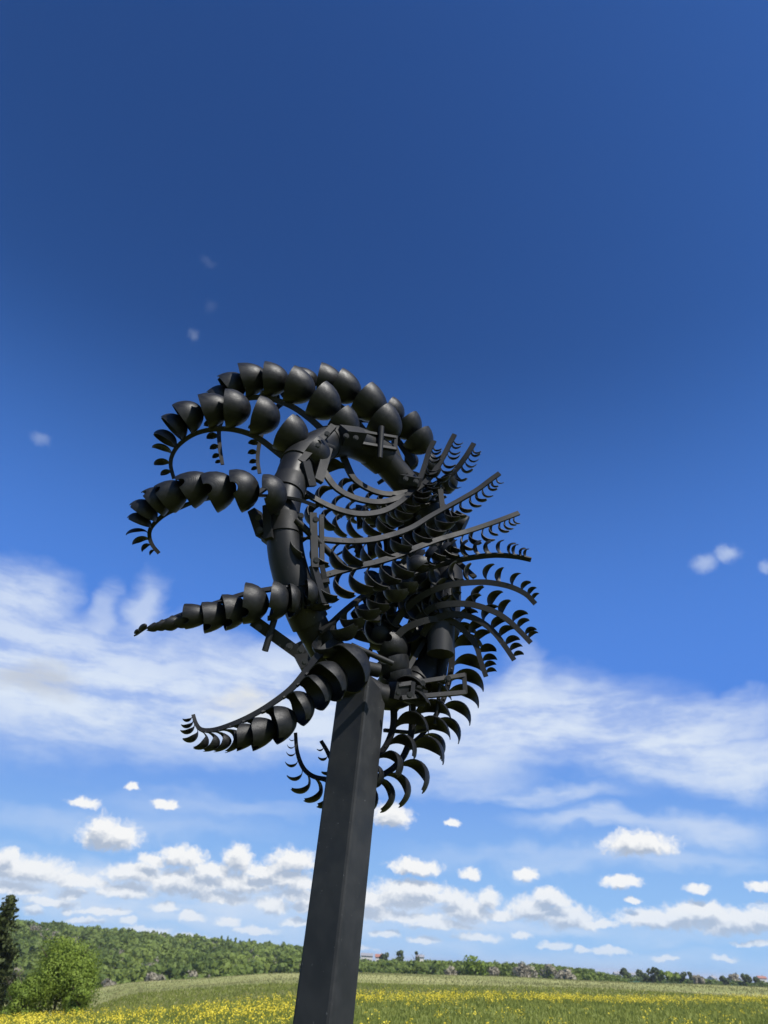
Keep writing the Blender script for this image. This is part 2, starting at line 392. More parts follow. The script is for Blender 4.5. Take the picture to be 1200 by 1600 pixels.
CUP_WIDE = scupt_mesh('cup_wide', 88, 78, 1.22); CUP_NECK = scupt_mesh('cup_neck', 84, 46, 1.2); CUP_SLIM = scupt_mesh('cup_slim', 40, 20, 1.25); CUP_HOOK = scupt_mesh('cup_hook', 56, 30, 1.1)

base_xy = None
pb, pt_ = at(505, 1600, YC), at(568, 1062, YC)
dv = (pt_-pb); foot = pb + dv*((0.0-pb.z)/dv.z); foot.z = tz(foot.x, foot.y)
root = empty('wind_sculpture', foot)
tag(root, 'tall black metal wind sculpture of curling cupped arms on a leaning square post', 'sculpture')
# post: square hollow section with softened corners, cut at a slant on top
up = dv.normalized(); s = .155
fx = Vector((math.cos(R(-33)), math.sin(R(-33)), 0))      # left-front face normal is turned 33 deg to the left
fy = up.cross(fx).normalized(); fx = fy.cross(up).normalized()
bm = bmesh.new(); prof = []; ch = .012
for a, b in ((1, 1), (-1, 1), (-1, -1), (1, -1)):
    c = Vector((a*s/2, b*s/2)); 
    q = [c+Vector((-a*ch, 0)), c+Vector((-a*ch*.3, -b*ch*.3)), c+Vector((0, -b*ch))]
    if a*b > 0: q = q[::-1]
    prof += q
topc = pt_
slant = Vector((.5, 0, 0))
lo = [bm.verts.new(foot+fx*q.x+fy*q.y) for q in prof]; hi = []
for q in prof:
    p = topc+fx*q.x+fy*q.y; hi.append(bm.verts.new(p - up*(.55*((p-topc).dot(RGT)))))
n = len(prof)
for k in range(n): bm.faces.new((lo[k], lo[(k+1) % n], hi[(k+1) % n], hi[k]))
bm.faces.new(hi); bm.faces.new(lo[::-1])
post = link('post', bm_mesh(bm, 'post'), root, M_POST)
bm = bmesh.new(); box_bm(bm, foot+Vector((0, 0, .012)), fx, fy, Vector((0, 0, 1)), .42, .42, .024)
link('base_plate', bm_mesh(bm, 'base_plate'), root, M_POST)
bp = bpy.data.meshes.new('anchor_bolt'); bm = bmesh.new(); bmesh.ops.create_cone(bm, cap_ends=True, segments=6, radius1=.018, radius2=.018, depth=.03); bm.to_mesh(bp); bm.free(); bp.materials.append(M_BAR)
for a in (-1, 1):
    for b in (-1, 1):
        o = link('anchor_bolt', bp, root); o.location = foot+fx*(a*.16)+fy*(b*.16)+Vector((0, 0, .038)); 

# ring of tube pieces
RING = [(548, 1062, -.03), (512, 1018, -.16), (476, 955, -.28), (450, 880, -.34), (444, 820, -.36), (450, 765, -.33), (478, 712, -.24), (530, 688, -.10),
        (585, 706, .06), (628, 750, .18), (672, 805, .28), (696, 870, .33), (700, 935, .34), (688, 1000, .31), (662, 1055, .2), (610, 1090, .07)]
ringp = [at(x, y, YC+d) for x, y, d in RING]
path = catmull(ringp+[ringp[0]], 161)
PIECES = [(0, 13, .092, .064), (14, 32, .080, .076), (33, 42, .064, .074), (43, 51, .074, .084), (52, 64, .088, .080), (65, 78, .084, .088), (79, 97, .078, .072), (98, 112, .07, .074), (113, 126, .066, .07), (127, 141, .074, .066), (142, 156, .066, .05)]
for i0, i1, r0, r1 in PIECES:
    seg = path[i0:i1+1]; bm = bmesh.new()
    rad = [r0+(r1-r0)*k/(len(seg)-1) for k in range(len(seg))]
    sweep_bm(bm, seg, rad, 32); link('ring_tube', bm_mesh(bm, 'ring_tube', True, 35), root, M_TUBE)
    a, b = path[i1-1], path[min(i1+2, 160)]
    bm = bmesh.new(); d = (b-a).normalized()
    sweep_bm(bm, [a-d*.012, a-d*.011, b+d*.011, b+d*.012], [r1*.9, r1+.005, r1+.005, r1*.9], 32); link('collar', bm_mesh(bm, 'collar', True, 35), root, M_BAR)

PX = lambda p, n: n*cdepth(p)/FPX
ncup = 0
def nv(v): return Vector((v[0], -v[2], v[1]))            # (right, up, towards viewer) -> world
def arm(pts, cups, ns, slim=False, w0=11, w1=5.5, keep=True, yaw=14, off=.0, fwd=True):
    N_MIN = 90
    """pts: (px,py,dY) along the strip; cups: (px,py,size in px); ns: outward directions from root to tip"""
    global ncup
    if keep:      # the arm leaves the ring square to its axis and only sweeps back towards its tip
        d0, d1 = pts[0][2], pts[-1][2]
        pts = [(x, y, d0+(d1-d0)*.30*max(0, (d-d0)/(d1-d0) if d1 != d0 else 0)**3) for x, y, d in pts]
    p3 = [at(x, y, YC+d) for x, y, d in pts]; N = max(N_MIN, 8*len(pts)); c = catmull(p3, N)
    frames = []
    for i, p in enumerate(c):
        t = (c[min(i+1, N-1)]-c[max(i-1, 0)]).normalized(); u = i/(N-1)*(len(ns)-1); k = min(int(u), len(ns)-2)
        n = nv(ns[k]).lerp(nv(ns[k+1]), u-k); n = (n-t*n.dot(t)).normalized(); frames.append((p, t, n, n.cross(t)))
    bm = bmesh.new(); prev = None
    for i, (p, t, n, b) in enumerate(frames):
        u = i/(N-1); w = PX(p, w0+(w1-w0)*u); h = w*.42
        r = [bm.verts.new(p - n*.002 + n*(x*w/2) + b*(y*h/2)) for x, y in ((1, 1), (-1, 1), (-1, -1), (1, -1))]
        if prev:
            for k in range(4): bm.faces.new((prev[k], prev[(k+1) % 4], r[(k+1) % 4], r[k]))
        else: bm.faces.new(r)
        prev = r
    bm.faces.new(prev[::-1])
    st = link('arm', bm_mesh(bm, 'arm', True, 35), root, M_BAR)
    # project once, to find where along the strip each cup is fixed
    pr = []
    for p, *_ in frames:
        d = p-EYE; z = d.dot(FWD); pr.append((600+FPX*d.dot(RGT)/z, 800-FPX*d.dot(UPV)/z))
    for (x, y, sz, *wide) in cups:
        i = min(range(N), key=lambda k: (pr[k][0]-x)**2+(pr[k][1]-y)**2)
        L = PX(frames[i][0], sz*(1.06 if slim else 1.07)); kx = wide[0]*.93/(.62*sz) if wide else 1.0
        if fwd and not slim:       # (x, y) is the back of the cup: its mouth, where it is welded, lies further along
            go = (.36 if wide else .28)*L*kx*(1-i/N)**.8
            while i < N-1 and go > 0: go -= (frames[i+1][0]-frames[i][0]).length; i += 1
        p, t, n, b = frames[i]
        mouth = max((Quaternion(n, R(a)) @ t for a in (yaw, -yaw)), key=lambda w: w.dot(EYE-p))   # turned a little on its weld
        t = mouth; b = n.cross(t)
        j = 1 if fwd else 2.6       # hand-bent blades never sit quite alike
        q = Quaternion(t, R(random.uniform(-5, 5)*j)) @ Quaternion(b, R(random.uniform(-4, 4)*j)); L *= random.uniform(.95, 1.05)
        t2, n2, b2 = q @ t, q @ n, q @ b
        o = link('cup', CUP_SLIM if slim else (CUP_HOOK if sz < 36 else CUP_NECK if off else CUP_WIDE), st)
        M = Matrix((t2*(L*kx), b2*L, n2*L)).transposed().to_4x4(); M.translation = p + n2*(.001+off*L); o.matrix_basis = M; ncup += 1
    return st
def along(pts, n, s0, s1, u0=.02, u1=.99, p=1.0):
    """evenly thinning cups along a traced strip"""
    q = [Vector((x, y, 0)) for x, y, _ in pts]; c = catmull(q, 200); out = []
    for i in range(n):
        u = u0+(u1-u0)*(1-(1-i/(n-1))**p); k = int(u*199); out.append((c[k].x, c[k].y, s0+(s1-s0)*i/(n-1)))
    return out

# --- forward arms, clockwise from the top
arm([(488, 742, -.24), (468, 732, -.24), (440, 711, -.22), (402, 683, -.16), (367, 671, -.08), (335, 670, 0), (305, 677, .06), (281, 693, .12), (269, 710, .16), (266, 727, .19), (271, 748, .21)],
    [(482, 738, 56, 38), (444, 714, 62, 44), (406, 685, 62, 43), (366, 671, 61, 43), (337, 671, 55, 48), (308, 676, 49, 36), (290, 687, 44, 25), (278, 697, 38, 18), (270, 709, 31, 14), (266, 722, 23, 11), (267, 737, 16, 8)],
    [(.3, .85, .45), (-.2, .9, .4), (-.9, .3, .3), (-1, -.1, .2)])
arm([(535, 700, -.08), (515, 682, -.06), (486, 655, 0), (455, 634, .06), (421, 622, .14), (392, 621, .2), (368, 628, .25), (352, 645, .3), (342, 670, .33), (343, 700, .35), (347, 726, .36)],
    [(524, 690, 56, 44), (490, 658, 60, 46), (458, 635, 58, 46), (426, 623, 54, 42), (396, 620, 50, 42), (376, 624, 44, 36), (361, 633, 38, 30), (352, 646, 30, 22), (344, 664, 22), (341, 683, 17), (342, 698, 14), (344, 710, 12), (346, 721, 9)],
    [(.35, .8, .45), (-.1, 1, .4), (-.8, .5, .3), (-1, 0, .2)])
arm([(590, 695, .1), (572, 676, .12), (545, 645, .18), (516, 627, .24), (488, 618, .3), (460, 620, .36), (434, 635, .42), (415, 660, .47), (405, 692, .5), (402, 718, .52), (405, 740, .53)],
    [(586, 690, 54, 46), (560, 660, 57, 50), (532, 634, 54, 46), (506, 621, 49, 42), (480, 618, 43, 38), (458, 621, 38, 34), (438, 632, 32, 28), (422, 648, 26), (411, 672, 20), (405, 694, 16), (403, 708, 14), (403, 720, 12), (404, 731, 10)],
    [(.4, .8, .4), (0, 1, .4), (-.8, .5, .3), (-1, 0, .2)])
arm([(648, 728, .26), (632, 702, .28), (612, 676, .33), (592, 662, .4), (570, 656, .46), (545, 662, .52), (525, 680, .58)],
    [(636, 706, 48), (618, 682, 46), (600, 666, 44), (582, 658, 40), (564, 657, 34), (545, 663, 28)], [(.6, .8, .35), (.1, 1, .3), (-.7, .6, .3)])
arm([(690, 790, .4), (678, 764, .42), (658, 745, .46), (636, 738, .52), (612, 742, .58), (590, 755, .62)],
    [(680, 768, 42), (660, 748, 40), (638, 740, 36), (616, 742, 30)], [(.7, .7, .3), (.2, 1, .3), (-.6, .7, .2)])
arm([(492, 790, -.43), (470, 782, -.43), (436, 776, -.41), (390, 774, -.36), (348, 776, -.29), (307, 783, -.2), (280, 793, -.12), (258, 803, -.05), (243, 815, 0), (234, 827, .04), (233, 840, .08), (238, 853, .1), (248, 865, .12)],
    [(438, 777, 56, 30), (393, 774, 66, 40), (350, 776, 62, 45), (312, 782, 57, 50), (285, 791, 51, 42), (263, 801, 47, 32), (247, 811, 43, 23), (238, 822, 37, 17), (233, 832, 31, 13), (233, 842, 24, 11), (236, 850, 16, 11), (241, 858, 11)],
    [(.1, -.38, .9), (-.05, -.42, .88), (-.3, -.36, .86), (-.95, -.15, .4), (-1, -.4, .2)])
arm([(515, 908, -.38), (480, 912, -.4), (448, 917, -.4), (424, 921, -.39), (384, 928, -.36), (339, 942, -.3), (292, 957, -.21), (255, 971, -.11), (230, 981, -.01), (211, 993, .12)],
    [(474, 913, 46, 24), (446, 916, 52, 22), (424, 920, 58, 33), (383, 928, 57, 38), (342, 941, 54, 43), (312, 950, 45, 44), (293, 957, 37, 40), (275, 963, 31, 38), (259, 969, 26, 35), (246, 974, 21, 31), (235, 979, 16, 26), (226, 983, 12, 20), (219, 988, 9, 14)],
    [(0, -.9, .45), (-.05, -.95, .4), (-.2, -.85, .5), (-.6, -.6, .5)], fwd=False)
arm([(548, 985, -.30), (524, 1002, -.32), (500, 1022, -.34), (476, 1053, -.34), (454, 1078, -.34), (422, 1102, -.335), (391, 1120, -.33), (361, 1133, -.32), (335, 1141, -.31), (315, 1141, -.30), (306, 1132, -.29), (301, 1117, -.28)],
    [(512, 1012, 74), (488, 1039, 62), (471, 1059, 56), (450, 1081, 55), (424, 1101, 54, 46), (393, 1119, 45, 47), (370, 1130, 39, 46), (352, 1136, 34, 42), (338, 1140, 31, 36), (327, 1142, 29, 30), (318, 1142, 27, 24), (311, 1138, 25, 18), (307, 1132, 22), (304, 1126, 18), (302, 1120, 14)],
    [(.35, -.93, .1)]*6+[(.32, -.95, .1), (.25, -.96, .1), (.1, -1, .1), (-.5, -.85, .1), (-1, .1, .1)], off=.04, w0=13, yaw=20, keep=False)
arm([(645, 1085, .14), (645, 1115, .16), (643, 1147, .18), (632, 1180, .22), (612, 1203, .27), (585, 1216, .32), (550, 1222, .36), (520, 1219, .4), (493, 1215, .42), (478, 1206, .43), (469, 1192, .44), (463, 1171, .45), (461, 1145, .45)],
    [(645, 1105, 58), (645, 1128, 60), (641, 1152, 60), (633, 1177, 59), (617, 1199, 58), (598, 1211, 54), (578, 1218, 52), (558, 1221, 50), (538, 1221, 50), (520, 1219, 49), (503, 1217, 46), (489, 1214, 41), (479, 1206, 33), (471, 1196, 25), (467, 1184, 19), (464, 1172, 15), (462, 1161, 12), (461, 1151, 9)],
    [(.95, -.2, .3), (.85, -.5, .3), (.1, -1, .25), (-.6, -.8, .2), (-1, 0, .1), (-1, .1, .1)], slim=True)
arm([(612, 1088, .08), (616, 1112, .1), (614, 1140, .14), (602, 1168, .2), (580, 1192, .27), (556, 1204, .34), (534, 1202, .4), (518, 1188, .43), (509, 1171, .45), (501, 1158, .46)],
    [(614, 1100, 56), (616, 1120, 58), (613, 1143, 56), (603, 1166, 52), (588, 1186, 46), (570, 1199, 40), (550, 1205, 34), (532, 1201, 28), (519, 1190, 22), (512, 1177, 16), (505, 1164, 11)],
    [(.8, -.3, .5), (.7, -.6, .4), (0, -1, .3), (-.8, -.5, .2), (-1, .1, .1)], slim=True)
arm([(700, 985, .3), (706, 1012, .31), (706, 1040, .33), (701, 1068, .35), (692, 1096, .38), (678, 1124, .42), (658, 1150, .46), (634, 1168, .5)],
    [(704, 1000, 40), (707, 1022, 45), (705, 1046, 48), (700, 1070, 50), (693, 1092, 52), (684, 1114, 52), (671, 1135, 50), (655, 1153, 44)],
    [(1, .25, .2), (.95, -.2, .2), (.75, -.6, .2)], slim=True)

# --- rear arms: through the ring, fanning out on the right
G = [(.1, -.95, .35), (.25, -.9, .3), (.7, -.6, .3), (1, -.1, .2)]
def rear(pts, n, s0, s1, ns, p=1.42, u0=.02, w0=11, w1=7.5): arm(pts, along(pts, n+1, s0*1.08, s1*1.15, u0, .985, p), ns, slim=True, w0=w0, w1=w1, keep=False, yaw=26, fwd=False)
rear([(468, 765, -.28), (501, 785, -.26), (532, 798, -.22), (564, 804, -.16), (597, 800, -.08), (623, 787, 0), (640, 772, .04), (655, 752, .06), (664, 728, .06), (671, 705, .05), (679, 689, .04)], 19, 44, 14, [(-.1, -.95, .35), (.1, -.95, .2), (.5, -.8, .2), (1, -.1, .2), (1, .1, .2)])
rear([(498, 728, -.2), (506, 738, -.19), (523, 761, -.17), (545, 775, -.13), (571, 783, -.08), (597, 785, -.02), (625, 778, .04), (652, 765, .06), (676, 742, .06), (694, 712, .05), (704, 692, .04), (711, 679, .03)], 18, 40, 14, [(-.4, -.8, .2), (0, -1, .2), (.4, -.9, .2), (1, -.3, .2), (1, .1, .2)])
rear([(535, 712, -.02), (549, 743, 0), (563, 757, .03), (587, 769, .08), (610, 773, .12), (634, 770, .15), (661, 765, .16), (690, 752, .14), (711, 736, .11), (728, 714, .08), (741, 693, .06)], 18, 36, 14, [(-.5, -.8, .1), (0, -1, .2), (.4, -.9, .2), (.8, -.6, .2), (1, -.3, .2)])
rear([(482, 838, -.36), (501, 843, -.35), (532, 846, -.32), (564, 846, -.26), (597, 841, -.19), (640, 827, -.1), (672, 808, -.04), (695, 795, -.01), (722, 780, .0), (747, 765, 0), (767, 750, -.01), (781, 740, -.02)], 19, 48, 13, G)
rear([(488, 905, -.37), (508, 900, -.36), (553, 887, -.31), (585, 880, -.26), (618, 870, -.2), (655, 855, -.12), (685, 844, -.07), (730, 831, -.04), (760, 821, -.03), (785, 812, -.03), (811, 802, -.03)], 19, 50, 13, [(.2, -.9, .3), (.3, -.9, .3), (.35, -.9, .2), (.35, -.9, .1)])
rear([(500, 988, -.3), (519, 973, -.3), (540, 954, -.28), (568, 932, -.24), (600, 915, -.18), (640, 899, -.11), (680, 884, -.06), (702, 878, -.04), (735, 871, -.03), (772, 867, -.03), (805, 869, -.03), (830, 874, -.03)], 19, 48, 13, [(.3, -.7, .6), (.3, -.7, .6), (0, .6, .8), (.1, .45, .9)])
rear([(612, 985, .1), (630, 955, .06), (660, 930, 0), (700, 914, -.04), (747, 909, -.04), (775, 911, -.04), (800, 917, -.05), (822, 928, -.05), (837, 943, -.05)], 12, 46, 13, [(-.7, .6, .3), (-.4, .85, .3), (.2, .95, .3), (.5, .85, .3)])
rear([(640, 985, .1), (658, 962, .06), (685, 946, 0), (730, 943, -.02), (767, 953, -.02), (792, 967, -.03), (812, 985, -.03), (830, 1004, -.03)], 11, 46, 15, [(-.7, .6, .2), (-.2, .95, .2), (.5, .85, .2), (.8, .6, .2)])
rear([(660, 992, .1), (672, 974, .06), (692, 962, .03), (722, 960, .01), (750, 970, .01), (772, 987, .01), (790, 1010, .01), (804, 1031, .01)], 10, 46, 15, [(-.7, .6, .2), (-.2, .95, .2), (.6, .8, .2), (.9, .4, .2)])
rear([(618, 996, .06), (632, 982, .05), (655, 972, .04), (680, 967, .04), (710, 972, .05), (732, 992, .06), (745, 1010, .06), (751, 1030, .06), (760, 1057, .06)], 11, 46, 15, [(-.8, .5, .2), (-.3, .95, .2), (.6, .8, .2), (1, .2, .2)])
# --- far-side forward arms, seen between the strips
arm([(704, 940, .42), (680, 930, .44), (650, 938, .48), (620, 960, .53), (598, 985, .58), (580, 1012, .62), (570, 1040, .64)],
    [(696, 936, 58), (668, 932, 60), (640, 944, 60), (616, 964, 58), (598, 985, 54), (585, 1004, 46)], [(0, .9, .4), (-.5, .8, .4), (-.9, .2, .4)])
arm([(700, 850, .42), (670, 838, .45), (630, 836, .5), (590, 842, .56), (555, 852, .6), (525, 868, .64)],
    [(690, 846, 48), (662, 837, 48), (634, 836, 46), (606, 839, 42), (578, 845, 36), (552, 853, 30)], [(.2, .9, .4), (-.1, -.9, .4), (-.5, -.8, .4)])
arm([(676, 796, .36), (645, 792, .4), (610, 790, .46), (575, 792, .52), (545, 800, .57), (522, 815, .62)],
    [(668, 794, 52), (640, 792, 50), (612, 790, 46), (585, 791, 42), (560, 795, 36), (538, 804, 28)], [(0, -.9, .4), (-.1, -.95, .3), (-.5, -.8, .3)])
arm([(672, 1050, .3), (650, 1035, .33), (625, 1030, .38), (600, 1035, .43), (580, 1050, .47)],
    [(668, 1046, 56), (645, 1034, 56), (622, 1030, 50), (602, 1034, 42)], [(0, .8, .5), (-.3, .9, .4), (-.8, .4, .4)])

arm([(668, 1010, .34), (664, 985, .36), (650, 960, .4), (625, 945, .45), (600, 950, .5)],
    [(668, 1004, 56), (662, 980, 60), (648, 958, 60), (626, 946, 56), (606, 950, 50)], [(.6, .3, .5), (0, .9, .4), (-.6, .7, .4)])
arm([(690, 905, .36), (665, 890, .38), (640, 885, .42), (615, 890, .46), (590, 905, .5), (572, 925, .53)],
    [(686, 902, 48), (664, 890, 50), (642, 886, 50), (620, 889, 46), (600, 899, 42), (582, 914, 34)], [(0, -.8, .5), (-.2, -.9, .5), (-.6, -.7, .4)])
arm([(640, 1072, .2), (628, 1050, .24), (610, 1025, .28), (590, 1008, .33), (575, 1000, .37)],
    [(638, 1068, 52), (628, 1048, 54), (612, 1027, 52), (594, 1011, 46)], [(-.7, .4, .5), (-.6, .8, .4)])
# --- brackets, weights and spindles on the rotors
def bars(name, lst, w, t=None, round_=False, side=None, material=None):
    bm = bmesh.new()
    for (x0, y0, d0, x1, y1, d1) in lst:
        a, b = at(x0, y0, YC+d0), at(x1, y1, YC+d1); ww = PX(a, w)
        if round_: sweep_bm(bm, [a, b], [ww/2]*2, 14)
        else: bar_bm(bm, a, b, ww, PX(a, t or w), side)
    return link(name, bm_mesh(bm, name, round_, 40), root, material or M_BAR)
V_ = Vector
bars('bracket', [(470, 722, -.36, 521, 666, -.3)], 11, 7, side=V_((.32, -.8, .45)))
bars('bracket', [(487, 760, -.33, 477, 722, -.37), (497, 752, -.32, 512, 700, -.29)], 15, 8, side=V_((.5, -.8, .2)))
bars('counterweight', [(533, 680, -.2, 563, 683, -.12)], 22, 26, side=V_((0, -1, .3)))
bars('spindle', [(497, 692, -.36, 520, 700, -.2)], 10, round_=True)
bars('frame', [(564, 675, -.1, 619, 684, .02), (619, 682, .02, 618, 703, .02), (618, 702, .02, 564, 693, -.1)], 5, 5)
bars('spindle', [(596, 667, -.06, 593, 716, -.04)], 9, round_=True)
bars('counterweight', [(626, 748, .05, 656, 754, .03)], 17, 14, side=V_((0, -.6, .8)))
bars('bracket', [(614, 690, .1, 634, 742, .12)], 6, 9)
bars('spindle', [(462, 812, -.42, 540, 888, -.3)], 11, round_=True)
bars('frame', [(489, 803, -.43, 492, 888, -.43)], 11, 9, side=V_((.2, -1, 0)))
bars('frame', [(502, 806, -.36, 503, 884, -.36)], 7, 9, side=V_((.2, -1, 0)))
bars('bracket', [(490, 886, -.42, 506, 944, -.4)], 20, 6, side=V_((.9, -.5, 0)))
bars('bracket', [(503, 884, -.38, 514, 936, -.36)], 8, 8)
bars('counterweight', [(398, 800, -.36, 411, 838, -.36)], 13, 22, side=V_((-.6, -1, .1)))
bars('bracket', [(412, 838, -.36, 448, 866, -.36)], 12, 14); bars('bracket', [(388, 782, -.4, 425, 755, -.38)], 7, 6)
bars('bracket', [(418, 790, -.42, 420, 842, -.42)], 14, 8, side=V_((-.4, -1, 0)))
bars('counterweight', [(396, 970, -.36, 474, 1026, -.3)], 18, 18, side=V_((.2, -1, -.4)))
bars('spindle', [(440, 930, -.4, 414, 1017, -.37)], 10, round_=True)
bars('bracket', [(462, 1008, -.31, 480, 1042, -.3)], 20, 16)
bars('spindle', [(548, 1008, -.24, 614, 1037, -.2)], 9, round_=True)
bars('spindle', [(532, 1034, -.06, 592, 1048, 0.)], 22, round_=True)
bars('frame', [(622, 1071, -.02, 726, 1055, .1), (725, 1053, .1, 727, 1084, .1), (727, 1082, .1, 627, 1091, -.02), (646, 1066, .0, 644, 1090, .0)], 6.5, 6.5)
bars('spindle', [(688, 1068, .08, 680, 1132, .1)], 6, round_=True); bars('bracket', [(645, 1090, .02, 645, 1120, .12)], 7, 7)
bars('counterweight', [(612, 1078, 0., 660, 1092, .08)], 26, 24, side=V_((0, -1, -.2)))
bars('spindle', [(696, 1010, .2, 688, 1066, .16)], 16, round_=True)
bolt = bpy.data.meshes.new('bolt'); bm = bmesh.new()
bmesh.ops.create_cone(bm, cap_ends=True, segments=6, radius1=.009, radius2=.009, depth=.012); bmesh.ops.create_cone(bm, cap_ends=True, segments=10, radius1=.014, radius2=.014, depth=.004)
bm.to_mesh(bolt); bm.free(); bolt.materials.append(M_POST)
for bx, by, bd in ((404, 808, -.42), (406, 828, -.42), (433, 800, -.445), (470, 806, -.43), (497, 696, -.4), (511, 678, -.37), (541, 681, -.25), (556, 684, -.2), (493, 812, -.48), (494, 876, -.48), (404, 980, -.4), (452, 1010, -.36),
                   (470, 1016, -.36), (476, 1034, -.35), (634, 748, -.0), (650, 752, -.02), (660, 1068, .0), (700, 1060, .05), (640, 1086, -.06), (622, 1082, -.07), (520, 1040, -.3)):
    o = link('bolt', bolt, root); o.location = at(bx, by, YC+bd); o.rotation_mode = 'QUATERNION'; o.rotation_quaternion = V_((.15, -1, -.25)).to_track_quat('Z', 'Y')
for x0, y0, d0, x1, y1, d1, w in ((652, 806, .1, 700, 872, .18, 7), (628, 880, .2, 668, 842, .1, 8), (704, 868, .12, 742, 902, .05, 7), (648, 930, .12, 690, 1000, .2, 9), (612, 950, .2, 640, 1046, .16, 8), (664, 1000, .15, 628, 1062, .1, 7), (598, 902, .25, 640, 960, .2, 7), (690, 838, .14, 718, 800, .06, 9)):
    bars('bracket', [(x0, y0, d0, x1, y1, d1)], w, w*.6)
bars('weld_plate', [(455, 838, -.40, 470, 876, -.36)], 16, 4, side=V_((.5, -.8, .2)))
bars('bearing_drum', [(690, 966, .1, 688, 1022, .1)], 42, round_=True, material=M_POST)
bars('bearing_drum', [(706, 812, .2, 726, 822, .2)], 34, round_=True)
bars('bracket', [(688, 766, .02, 692, 800, .02), (692, 790, .03, 712, 830, .04)], 8, 7)
bars('bracket', [(600, 1141, .1, 645, 1145, .18), (645, 1145, .18, 676, 1137, .2)], 5, 5)
bars('counterweight', [(568, 965, .3, 600, 968, .3)], 9, 9)

# ------------------------------------------------------------------ vegetation
def leaf_quads(cent, size, outward=None, bias=.6):
    """random quads at the given centres"""
    n = len(cent); d = rng.normal(size=(n, 3))
    if outward is not None: d = d + outward*bias*2
    d /= np.linalg.norm(d, axis=1, keepdims=True)+1e-9
    r = rng.normal(size=(n, 3)); a = np.cross(d, r); a /= np.linalg.norm(a, axis=1, keepdims=True)+1e-9; b = np.cross(d, a)
    s = np.asarray(size).reshape(-1, 1)*np.ones((n, 1)); e = rng.uniform(.55, 1., (n, 1))
    if outward is not None:
        fl = np.sum(np.cross(a, b)*outward, 1) < 0; b[fl] *= -1
    v = np.stack([cent-a*s-b*s*e*.3, cent+b*s*e*-.9+a*s*.1, cent+a*s+b*s*.2, cent+b*s*e-a*s*.2], 1).reshape(-1, 3)
    f = np.arange(4*n).reshape(n, 4); return v, f
def soft_n(O, amt=.35):
    d = O/np.maximum(np.linalg.norm(O, axis=1, keepdims=True), 1e-6)+rng.normal(size=O.shape)*amt
    return d/np.linalg.norm(d, axis=1, keepdims=True)
def crown_pts(n, lobes, rx, rz, zc, seed):
    g = np.random.default_rng(seed); L = []
    for i in range(lobes):
        d = g.normal(size=3); d /= np.linalg.norm(d); k = g.uniform(.35, .75)
        L.append((np.array([d[0]*rx*k, d[1]*rx*k, zc+d[2]*rz*k]), g.uniform(.32, .58)*min(rx, rz)))
    P, O, Tn = [], [], []
    w = np.array([l[1]**2 for l in L]); w /= w.sum(); lt = g.uniform(0, 1, lobes)
    ch = g.choice(lobes, n, p=w)
    d = g.normal(size=(n, 3)); d /= np.linalg.norm(d, axis=1, keepdims=True); rad = g.uniform(.62, 1.06, n)
    c = np.array([L[i][0] for i in ch]); r = np.array([L[i][1] for i in ch])
    return c+d*(r*rad)[:, None], d, lt[ch]
def trunk_mesh(h, r, limbs, seed, spread=.5, top=.85):
    g = random.Random(seed); bm = bmesh.new()
    pts = [V_((g.uniform(-.1, .1)*r*3*(k > 0), g.uniform(-.1, .1)*r*3*(k > 0), h*top*k/5)) for k in range(6)]
    sweep_bm(bm, pts, [r*(1.25 if k == 0 else 1-.16*k) for k in range(6)], 9)
    for i in range(limbs):
        a = g.uniform(0, 6.28); z = h*g.uniform(.25, .7); L = h*spread*g.uniform(.5, .9)
        b = V_((0, 0, z)); e = b+V_((math.cos(a)*L, math.sin(a)*L, L*.8)); mid = b.lerp(e, .5)+V_((0, 0, -L*.08))
        sweep_bm(bm, [b, mid, e], [r*.42, r*.28, r*.08], 6)
    return bm_mesh(bm, 'trunk', True, 60)
def leaf_tree(name, px, Yd, py_top, width_px, label, cat, material, n=5000, leaf=.10, lobes=16, seed=1, group=None, base_py=None, low=.12):
    x = at(px, horiz(px), Yd).x; z0 = tz(x, Yd); top = at(px, py_top, Yd).z; h = max(1.2, top-z0)
    wpx = (at(px+1, horiz(px), Yd)-at(px, horiz(px), Yd)).length; rx = width_px*wpx/2
    t = empty(name, (x, Yd, z0)); tag(t, label, cat, group)
    tm = link('trunk', trunk_mesh(h, max(.05, h*.022), 7, seed), None, M_BARK); tm.parent = t
    P, O, tn = crown_pts(n, lobes, rx/.92, h*(1-low)/1.85, h*(1+low)/2, seed)
    k = (P[:, 2] > .05) & (P[:, 2] < h*1.0); P, O, tn = P[k], O[k], tn[k]
    v, f = leaf_quads(P, rng.uniform(.6, 1.3, len(P))*leaf, O, 1.3)
    c = link('crown', arr_mesh('crown', v, f, np.clip(tn*.6+rng.uniform(0, .45, len(f)), 0, 1), soft_n(O)), None, material); c.parent = t
    return t
